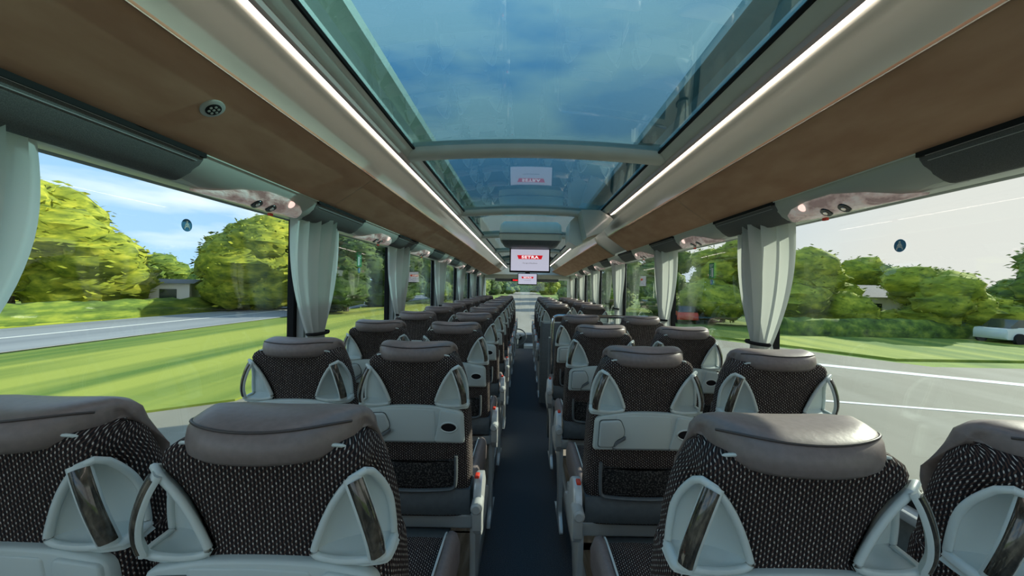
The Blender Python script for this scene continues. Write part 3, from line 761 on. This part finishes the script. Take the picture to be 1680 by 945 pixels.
# ------------------------------------------------------------------ window stickers
def belt_sticker(x, y, z, s, r_, label):
    o = empty('seat_belt_sticker', (x, y, z), label=label, cat='sticker')
    MB().disc((0, 0, 0), r_, (-s, 0, 0), .001, 28).build('disc', M['stickerblue'], o)
    q = MB(); k = r_/.02
    q.disc((-s*.0012, 0, .011*k), .0034*k, (-s, 0, 0), .0008, 12)
    def seg(a, b, w): q.tube([(-s*.0014, p[0]*k, p[1]*k) for p in (a, b)], w*k, 5)
    seg((0, .006), (0, -.003), .0036); seg((0, -.004), (.008, -.006), .0022); seg((.008, -.006), (.010, -.013), .0018)
    seg((0, -.004), (-.008, -.006), .0022); seg((-.008, -.006), (-.010, -.013), .0018); seg((-.002, .007), (-.008, -.003), .0015); seg((.002, .007), (.008, -.002), .0015)
    q.build('figure', M['stickerwhite'], o)
def exit_sticker(x, y, z, s, label):
    o = empty('emergency_sign', (x, y, z), label=label, cat='sign')
    a, b = sorted((0, -s*.001))
    MB().box(a, b, -.035, .035, -.05, .05).build('panel', M['stickergreen'], o, smooth=0)
    q = MB()
    a, b = sorted((-s*.001, -s*.0018))
    for z_, w in ((.038, .028), (.030, .024)):
        q.box(a, b, -w, w, z_-.002, z_+.002)
    q.box(a, b, -.026, -.004, -.042, .018); q.box(a, b, .002, .007, -.02, .02); q.box(a, b, .006, .022, .006, .012); q.box(a, b, .004, .018, -.034, -.028); q.box(a, b, .004, .009, -.03, -.018)
    q.disc((-s*.0012, .008, .022), .005, (-s, 0, 0), .0008, 10)
    q.build('pictogram', M['stickerwhite'], o, smooth=0)
belt_sticker(XL-.019, 1.325, EYE+.185, -1, .021, 'round blue seat belt sticker on the large left window')
belt_sticker(XR+.019, 1.295, EYE+.155, 1, .021, 'round blue seat belt sticker on the large right window')
belt_sticker(XL-.019, 2.71, EYE+.09, -1, .018, 'small round blue seat belt sticker under the green sign, left window')
belt_sticker(XR+.019, 2.60, EYE+.05, 1, .018, 'small round blue seat belt sticker under the green sign, right window')
exit_sticker(XL-.019, 2.71, EYE+.165, -1, 'green emergency window sign on the second left window')
exit_sticker(XR+.019, 2.60, EYE+.125, 1, 'green emergency window sign on the second right window')

# ------------------------------------------------------------------ monitors, ceiling console, duct box
def text(name, s, size, mt, loc, parent, ext=.0006, sx=1.0):
    c = bpy.data.curves.new(name, 'FONT'); c.body = s; c.size = size; c.align_x = 'CENTER'; c.align_y = 'CENTER'; c.extrude = ext
    if sx > 1.2: c.offset = size*.035; c.space_character = 1.15
    o = bpy.data.objects.new(name, c); COL.objects.link(o); dg = bpy.context.evaluated_depsgraph_get(); me = bpy.data.meshes.new_from_object(o.evaluated_get(dg))
    bpy.data.objects.remove(o); me.transform(Matrix.Rotation(math.pi/2, 4, 'X') @ Matrix.Diagonal((sx, 1, 1, 1)))
    me.materials.clear(); q = bpy.data.objects.new(name, me); COL.objects.link(q); me.materials.append(mt); q.location = loc; q.parent = parent; return q
def monitor(x, y, z, label, w=.42, h=.252):
    r = empty('monitor', (x, y, z), label=label, cat='monitor')
    MB().box(-w/2, w/2, 0, .035, -h/2, h/2, .006).build('housing', M['blackgloss'], r)
    MB().box(-w/2+.014, w/2-.014, -.0025, .004, -h/2+.018, h/2-.014).build('screen', M['screen'], r, smooth=0)
    lg = MB(); o = [(-.125, .010), (.125, .010), (.131, .050), (-.131, .050)] if False else [(-.118, .012), (.118, .012), (.132, .052), (-.132, .052)]
    lg.loft([[(p[0], yy, p[1]) for p in o] for yy in (-.0035, -.0025)]); lg.build('red_badge', M['screenred'], r, smooth=0)
    text('lettering', 'SETRA', .038, M['screenwhite'], (0, -.0042, .031), r, sx=1.45)
    text('lettering', 'The sign of Excellence', .017, M['screengrey'], (0, -.0034, -.030), r)
    return r
m1 = monitor(.048, 4.08, EYE+.270, 'nearer large flat monitor hanging from the ceiling console showing a red badge')
MB().box(-.09, .09, .0, .05, .126, .155, .005).build('bracket', M['blackgloss'], m1)
m2 = monitor(.055, 8.5, EYE+.160, 'farther monitor at the front of the bus showing a red badge')
MB().box(-.05, .05, .02, .05, .12, .335, .005).build('bracket', M['blackgloss'], m2)
r = empty('ceiling_console', (.05, 3.98, EYE+.40), label='grey and black ceiling console box above the nearer monitor', cat='console')
def lozenge(w0, w1, zs, ys): 
    return None
c = MB(); secs = []
for z_, hw, y0, y1 in ((.19, .235, -.08, .30), (.27, .235, -.08, .30)): pass
c.loft([[(x, y, z) for x, y in rounded([(-w, y0), (w, y0), (w, y1), (-w, y1)], .05)] for z, w, y0, y1 in ((.05, .300, -.14, .26), (.09, .305, -.15, .26), (.115, .305, -.15, .26), (.20, .300, -.13, .26), (.235, .27, -.10, .26))]); c.build('upper_box', M['cream'], r)
c = MB(); c.loft([[(x, y, z) for x, y in rounded([(-w, y0), (w, y0), (w, y1), (-w, y1)], .05)] for z, w, y0, y1 in ((-.012, .20, -.06, .18), (.0, .24, -.08, .20), (.012, .27, -.11, .22), (.050, .293, -.13, .24))]); c.build('lower_box', M['slate'], r)
MB().tube(smoothpath([(-.306, .1, .115), (-.306, -.10, .115), (-.26, -.152, .115), (0, -.153, .115), (.26, -.152, .115), (.306, -.10, .115), (.306, .1, .115)], 4), .004, 6).build('seam_bead', M['slate'], r)
r = empty('duct_box', (0, 0, 0), label='plain stone white duct box hanging from the right ceiling edge beside the console', cat='duct box')
pts = [(.40, .60), (.42, .43), (.50, .40), (.66, .52), (.70, .60), (.66, .66), (.42, .66)]
c = MB(); c.loft([[(CX+x*1.0, y, EYE+h) for x, h in [(.42, .66), (.36, .60), (.345, .42), (.42, .375), (.60, .47), (.70, .60), (.66, .67)]] for y in (3.62, 3.95)]); c.build('duct_cover', M['cream'], r, smooth=25)
c = MB(); c.loft([[(CX+x*1.0, y, EYE+h) for x, h in [(.42, .655), (.58, .655), (.67, .60), (.69, .58), (.60, .47), (.47, .42), (.44, .55)]] for y in (3.34, 3.63)]); c.build('duct_front', M['fascia'], r, smooth=25)
for q in ((.62, .62), (.66, .595)): MB().disc((CX+q[0]-.02, 3.34, EYE+q[1]), .008, (0, -1, 0), .003, 10).build('screw_cap', M['psu'], r)

# ------------------------------------------------------------------ stairwell rail and panel in the right
r = empty('stairwell_barrier', (.025, 3.76, -.02), label='chrome rail with dark panel across the right stairwell in front of the fourth row', cat='barrier')
MB().tube(smoothpath([(.235, -.02, .13), (.235, -.02, .70), (.24, -.02, 1.10), (.25, -.02, 1.235), (.285, -.02, 1.265), (.34, -.02, 1.268), (.70, -.02, 1.268), (1.14, -.02, 1.268)], 4), .016, 10).build('rail', M['chrome'], r)
MB()  .box(.25, 1.13, -.012, -.002, .14, 1.20, .003).build('panel', M['slate'], r)
MB().box(.21, .228, -.06, .06, .13, 1.06, .006).build('side_post', M['slate'], r)
r = empty('modesty_panel', (0, 4.80, 0), label='dark upright panel behind the first right seat beyond the stairwell', cat='panel')
MB().box(.215, 1.15, -.03, -.012, .12, 1.08, .006).build('board', M['slate'], r)
MB().tube([(.205, -.02, .12), (.205, -.02, 1.10)], .012, 8).build('edge_post', M['slate'], r)

# ------------------------------------------------------------------ front of the bus
zt = EYE+.175
w = MB(); w.box(XL-.05, XR+.05, YF-.02, YF+.05, zt, 2.45); w.box(XL-.05, XR+.05, YF-.02, YF+.05, -.9, .12)
w.box(XL-.05, XL+.05, YF-.02, YF+.05, .12, zt); w.box(XR-.05, XR+.05, YF-.02, YF+.05, .12, zt)
w.build('wall_front', M['cream'], kind='structure', smooth=0)
MB().box(XL+.05, XR-.05, YF+.01, YF+.015, .12, zt).build('window_60', M['windshield'], kind='structure', smooth=0)
MB().box(CX-.80, CX+.80, 10.0, 10.75, EYE+.125, EYE+.19, .01).build('trim_21', M['slate'], kind='structure')
MB().box(CX-1.1, CX+1.1, 10.0, 10.75, EYE+.19, EYE+.30, .01).build('trim_22', M['cream'], kind='structure')
r = empty('clock_display', (-.24, 9.985, EYE+.155), label='small red lit display in the dark strip above the windscreen', cat='display')
MB().box(-.10, .10, -.004, .012, -.022, .022).build('housing', M['black'], r, smooth=0)
c = MB()
for i in range(4): 
    x = -.06+i*.036
    c.box(x, x+.004, -.006, -.003, -.012, .012); c.box(x+.018, x+.022, -.006, -.003, -.012, .012)
    for z_ in (-.012, 0, .010): c.box(x, x+.022, -.006, -.003, z_, z_+.003)
c.build('digits', M['ledred'], r, smooth=0)
r = empty('rear_view_mirror', (.055, 10.0, EYE+.03), label='dark interior mirror and camera hanging under the farther monitor', cat='mirror')
MB().box(-.16, .16, 0, .03, .015, .05, .01).build('mirror_body', M['black'], r)
MB().tube([(0, .015, .05), (0, .015, .13)], .012, 8).build('stalk', M['black'], r)
r = empty('dashboard', (0, 10.3, -.35), label='dark dashboard with pale console at the very front below the windscreen', cat='dashboard')
c = MB(); c.loft([[(x, y, z) for y, z in ((-.05, 0), (-.08, .50), (-.02, .62), (.10, .66), (.48, .60), (.48, 0))] for x in (-1.05, -.6, 0, .5, 1.1)]); c.build('fascia', M['slate'], r)
c = MB(); c.box(.0, .42, -.55, -.1, 0, .42, .03); c.build('pale_console', M['shell'], r)
c = MB(); c.disc((-.12, -.10, .56), .07, (0, -1, .2), .02, 20); c.disc((-.34, -.10, .56), .07, (0, -1, .2), .02, 20); c.build('instrument_dial', M['blackgloss'], r)
r = empty('steering_wheel', (-.16, 10.02, .24), label='steering wheel seen past the end of the aisle carpet', cat='steering wheel')
c = MB(); q = [Vector((.215*math.cos(a), .10*math.sin(a)*1.0, .19*math.sin(a))) for a in [k*math.pi/16 for k in range(32)]]
c.tube(q, .016, 8, closed=True, up=(0, -.8, .5)); c.build('rim', M['slate'], r)
c = MB(); c.disc((0, 0, 0), .06, (0, -.9, .45), .03, 16); 
for a in (.3, 2.84, -1.57): c.tube([(0, 0, 0), (.21*math.cos(a), .1*math.sin(a), .185*math.sin(a))], .012, 6)
c.tube([(0, .02, 0), (0, .20, -.30)], .03, 8); c.build('hub', M['latch'], r)

# ------------------------------------------------------------------ outdoors
GZ = -1.35; H = EYE-GZ
def gp(px, py, z=GZ):
    """ground point seen at a photo pixel"""
    dx, dy = px-VPX, py-VPY; c, s_ = math.cos(ROLL), math.sin(ROLL)
    x, y = dx*c+dy*s_, -dx*s_+dy*c
    d = (EYE-z)*F/y; return (x*d/F, d)
def sheet(name, pts, z, mt, th=.03):
    MB().loft([[(p[0], p[1], zz) for p in pts] for zz in (z-th, z)]).build(name, mt, kind='structure', smooth=0)
sheet('ground', [(-260, -120), (260, -120), (260, 420), (-260, 420)], GZ-.06, M['verge'], .3)
sheet('ground', [(14, -60), (14, 8), (30, 12), (60, 10), (60, 15), (16, 15.5), (9, 26), (5.5, 60), (5, 220), (-5, 220), (-5.5, 60), (-6.6, 20), (-6.9, 9.7), (-9.8, 7.4), (-40, -16), (-100, -60)], GZ, M['asphalt'])
sheet('ground', [(-19, .1), (-9.8, 7.2), (-6.9, 9.5), (-6.6, 20), (-5.8, 60), (-10, 120), (-19, 120)], GZ+.05, M['grass'], .12)
sheet('ground', [(-29, -7.5), (-20, -.7), (-20, 140), (-29, 140)], GZ+.01, M['lane'])
sheet('ground', [(-60, -31.4), (-30, -8.4), (-30, 140), (-60, 140)], GZ+.05, M['grass'], .12)
sheet('ground', [(16, 17), (60, 17.5), (60, 25), (18, 25), (11, 30), (10, 27)], GZ+.05, M['grass'], .12)
def stripe(a, b, w, label, z=GZ+.004):
    a, b = Vector(a), Vector(b); d = (b-a).normalized(); n = Vector((-d.y, d.x))*w/2
    pts = [a+n, b+n, b-n, a-n]; MB().loft([[(p.x, p.y, zz) for p in pts] for zz in (z, z+.004)]).build('road_line', M['roadpaint'], label=label, cat='road marking', smooth=0)
a, b = Vector(gp(1370, 659)), Vector(gp(1680, 683)); stripe(a-(b-a)*.1, b+(b-a)*1.5, .16, 'thin white line painted on the asphalt right of the bus')
a, b = Vector(gp(1390, 603)), Vector(gp(1680, 632)); stripe(a-(b-a)*.3, b+(b-a)*1.5, .55, 'broad pale kerb line at the far side of the right road')
stripe((-24.5, -30), (-24.5, 130), .25, 'pale line along the grey path beyond the left lawn', GZ+.016)
def tree(x, y, h, w, ln, mt, label, seed, group, base=.25):
    rd = random.Random(seed); r = empty('tree', (x, y, GZ), label=label, cat='tree', group=group)
    c = MB()
    nb = 14
    for i in range(nb):
        bm = bmesh.new(); bmesh.ops.create_icosphere(bm, subdivisions=3, radius=1)
        k = rd.random(); hz = h*(base+.1+(.86-base-.1)*i/(nb-1)*1.0); sp = 1-.65*max(0, (hz/h-.45)/.55)**1.6
        ox, oy = rd.uniform(-1, 1)*w*.32*sp, rd.uniform(-1, 1)*ln*.36*sp; rr = rd.uniform(.24, .36)*min(w, h)*(.75+.25*sp)
        ph = [rd.uniform(0, 6) for _ in range(6)]
        for v in bm.verts:
            p = v.co; f = 1+.10*math.sin(5*p.x+ph[0])*math.sin(6*p.y+ph[1])+.08*math.sin(11*p.z+ph[2]+4*p.x)+.05*math.sin(17*p.y+ph[3])*math.sin(15*p.x+ph[4])+rd.uniform(-.05, .05)
            v.co = Vector((ox+p.x*f*rr, oy+p.y*f*rr*1.25*max(1, ln/w*.7), hz+p.z*f*rr*.75))
        bm.verts.index_update(); c.add([v.co.copy() for v in bm.verts], [[v.index for v in f.verts] for f in bm.faces]); bm.free()
    core = list(c.v); nv = len(core); lv = MB(); st = max(1, nv//5200); vv = []; ff = []
    for i in range(0, nv, st):
        p = core[i]; 
        for _ in range(2):
            a = rd.uniform(0, 6.28); e = rd.uniform(-.5, .5); L_ = rd.uniform(.14, .42)*(h/9); wd = L_*.30
            d = Vector((.45*math.cos(a), math.copysign(1, math.sin(a)), e)).normalized()*L_; n_ = Vector((rd.uniform(-1, 1), rd.uniform(-.3, .3), rd.uniform(-1, 1))).normalized()*wd
            q = Vector(p)+Vector((rd.uniform(-1, 1), rd.uniform(-1.2, 1.2), rd.uniform(-1, 1)))*.034*h
            b_ = len(vv); vv += [q-d, q+n_, q+d, q-n_]; ff.append((b_, b_+1, b_+2, b_+3))
    c.build('crown', mt, r, smooth=75)
    me_ = bpy.data.meshes.new('leaves'); me_.from_pydata(vv, [], ff); link('leaves', me_, mt, r, 0, kind='stuff')
    t_ = MB(); t_.tube([(0, 0, 0), (.05*w*rd.uniform(-.5, .5), 0, h*.3), (0, .1, h*.6)], [.035*h, .025*h, .015*h], 8); t_.build('trunk', M['bark'], r)
GL = 'trees beyond the left lawn'; GR = 'trees beyond the right road'; GF = 'trees ahead of the bus'
for i, (x, y, h, w, ln, mt, lb) in enumerate([
    (-37, 28.5, 9.8, 11, 12, 'leafgold', 'bright yellow green tree in the large left window, beside the near curtain'),
    (-40, 41, 5.2, 7, 9, 'leafmid', 'lower green tree between the two large trees in the left window'),
    (-28, 40.5, 8.8, 8.5, 7.0, 'leafgold', 'yellow green tree at the forward end of the large left window'),
    (-33, 55, 9.5, 8, 8, 'leafmid', 'green tree behind the seat belt sticker in the left window'),
    (-48, 20, 9.5, 9, 10, 'leafgold', 'yellow green tree far left behind the near curtain')]):
    tree(x, y, h, w, ln, M[mt], lb, 11+i, GL, .12)
for i, (x, y, h, w, ln, mt) in enumerate([(-18, 40, 8.5, 6, 9, 'leafdark'), (-17, 52, 10, 7, 10, 'leafdark'), (-15, 66, 10, 7, 12, 'leafmid'), (-14, 82, 9, 7, 14, 'leafdark'), (-13, 102, 11, 7, 16, 'leafmid'), (-13, 125, 12, 8, 18, 'leafdark')]):
    tree(x, y, h, w, ln, M[mt], 'roadside tree seen through the forward left windows, %s in line' % ORD[i], 31+i, 'roadside trees left of the road', .05)
for i, (x, y, h, w, ln, mt, lb) in enumerate([
    (41, 29, 7.4, 9, 8, 'leafmid', 'dark green tree at the right edge of the large right window'),
    (29, 27.5, 4.6, 8, 5, 'leafgold', 'yellow green bush right of the grey house in the right window'),
    (34, 40, 6.0, 9, 7, 'leafgold', 'yellow green tree behind the grey house'),
    (22, 31, 5.6, 6, 6, 'leafgold', 'yellow green bush beside the curtain in the large right window'),
    (18, 36, 7.0, 6, 8, 'leafgold', 'yellow green tree in the second right window'),
    (15.5, 45, 8.5, 6, 9, 'leafmid', 'green tree at the middle of the second right window'),
    (12.5, 56, 8, 6, 10, 'leafmid', 'green tree in the third right window'),
    (11.5, 72, 8, 6, 14, 'leafdark', 'dark green tree in the fourth right window'),
    (11.5, 95, 9, 7, 18, 'leafmid', 'green tree in the fifth right window')]):
    tree(x, y, h, w, ln, M[mt], lb, 61+i, GR, .05)
for i, (x, y, h, w, ln, mt) in enumerate([(-7, 150, 5.5, 14, 10, 'leafmid'), (7, 145, 6.0, 16, 10, 'leafgold'), (-22, 160, 9, 18, 10, 'leafgold'), (22, 160, 9, 18, 10, 'leafmid')]):
    tree(x, y, h, w, ln, M[mt], 'distant tree ahead through the windscreen, %s from left' % ['second', 'third', 'first', 'fourth'][i], 91+i, GF, .0)
def hedge(x0, x1, y0, y1, h, mt, label, seed):
    rd = random.Random(seed); r = empty('hedge', ((x0+x1)/2, (y0+y1)/2, GZ), label=label, cat='hedge'); c = MB()
    nx = max(2, int((x1-x0)/1.2)); ny = max(2, int((y1-y0)/1.2)); secs = []
    L_ = max(x1-x0, y1-y0); alongx = (x1-x0) > (y1-y0); n = int(L_/.8); wd = min(x1-x0, y1-y0)
    for i in range(n+1):
        t_ = -L_/2+L_*i/n; row = []
        for k in range(12):
            a = math.pi*k/11; rr = 1+rd.uniform(-.10, .10)
            q = (-math.cos(a)*wd/2*rr, math.sin(a)**.6*h*rr)
            row.append((t_, q[0], q[1]) if alongx else (q[0], t_, q[1]))
        secs.append(row)
    c.loft(secs); c.build('leaves', mt, r, smooth=60)
hedge(-31, -30, 4, 60, 1.3, M['leafmid'], 'low green hedge beyond the grey path on the left', 3)
hedge(17, 62, 25.5, 27, 1.1, M['leafmid'], 'low green hedge beyond the right road', 5)
hedge(18, 70, 46, 50, 3.6, M['leafmid'], 'tall green hedge behind the right house', 6)
hedge(-80, -50, 60, 66, 4.5, M['leafmid'], 'long far hedge behind the left trees', 8)
hedge(-70, -62, -5, 60, 5.0, M['leafgold'], 'long yellow green hedge at the back of the left lawn', 9)
def house(x, y, w, d, h, rh, label, rz=0, wall='render'):
    r = empty('house', (x, y, GZ), rz, label=label, cat='house')
    MB().box(-w/2, w/2, -d/2, d/2, 0, h).build('wall', M[wall], r, smooth=0)
    MB().loft([[(xx, -d/2-.4, h), (xx, 0, h+rh), (xx, d/2+.4, h)] for xx in (-w/2-.4, w/2+.4)]).build('roof', M['rooftile'], r, smooth=0)
    for k in range(3):
        xx = -w/2+w*(k+.5)/3
        q = MB().box(xx-.6, xx+.6, -d/2-.03, -d/2+.02, h*.35, h*.8).build('window', M['carglass'], r, smooth=0)
hedge(-60, 60, 205, 209, 7.5, M['leafmid'], 'far green hedge across the end of the road ahead', 10)
house(-36, 36.5, 9, 5, 2.6, .4, 'low white house between the trees in the left window', .5)
house(31, 34, 8, 6, 2.5, 1.0, 'grey roofed house beyond the right road', -.2)
def car(x, y, rz, paint, label):
    r = empty('car', (x, y, GZ), rz, label=label, cat='car'); c = MB(); secs = []
    for xx, zb, zt_, hw in ((-2.1, .45, .75, .7), (-2.0, .3, .9, .82), (-1.3, .28, .98, .86), (0, .26, .98, .88), (1.3, .28, .98, .86), (2.0, .3, .88, .82), (2.15, .4, .7, .7)):
        secs.append([(xx, -hw, zb), (xx, -hw, zt_-.15), (xx, -hw*.92, zt_), (xx, hw*.92, zt_), (xx, hw, zt_-.15), (xx, hw, zb)])
    c.loft(secs); c.build('body', M[paint], r, smooth=40)
    c = MB(); c.loft([[(xx, -hw, .95), (xx+d, -hw*.8, z), (xx+d, hw*.8, z), (xx, hw, .95)] for xx, d, z, hw in ((-1.7, .1, 1.0, .8), (-1.2, .2, 1.42, .8), (.5, 0, 1.45, .8), (1.3, -.1, 1.0, .8))]); c.build('cabin', M['carglass'], r, smooth=30)
    c = MB()
    for xx in (-1.35, 1.35):
        for yy in (-.86, .86):
            MB().tube([(xx, yy-.1, .33), (xx, yy+.1, .33)], .33, 18).build('wheel', M['black'], r)
car(29.5, 23.6, .1, 'carwhite', 'pale car parked beyond the right road beside the hedge')
car(14.2, 35, 1.3, 'carred', 'red car seen through the second right window')
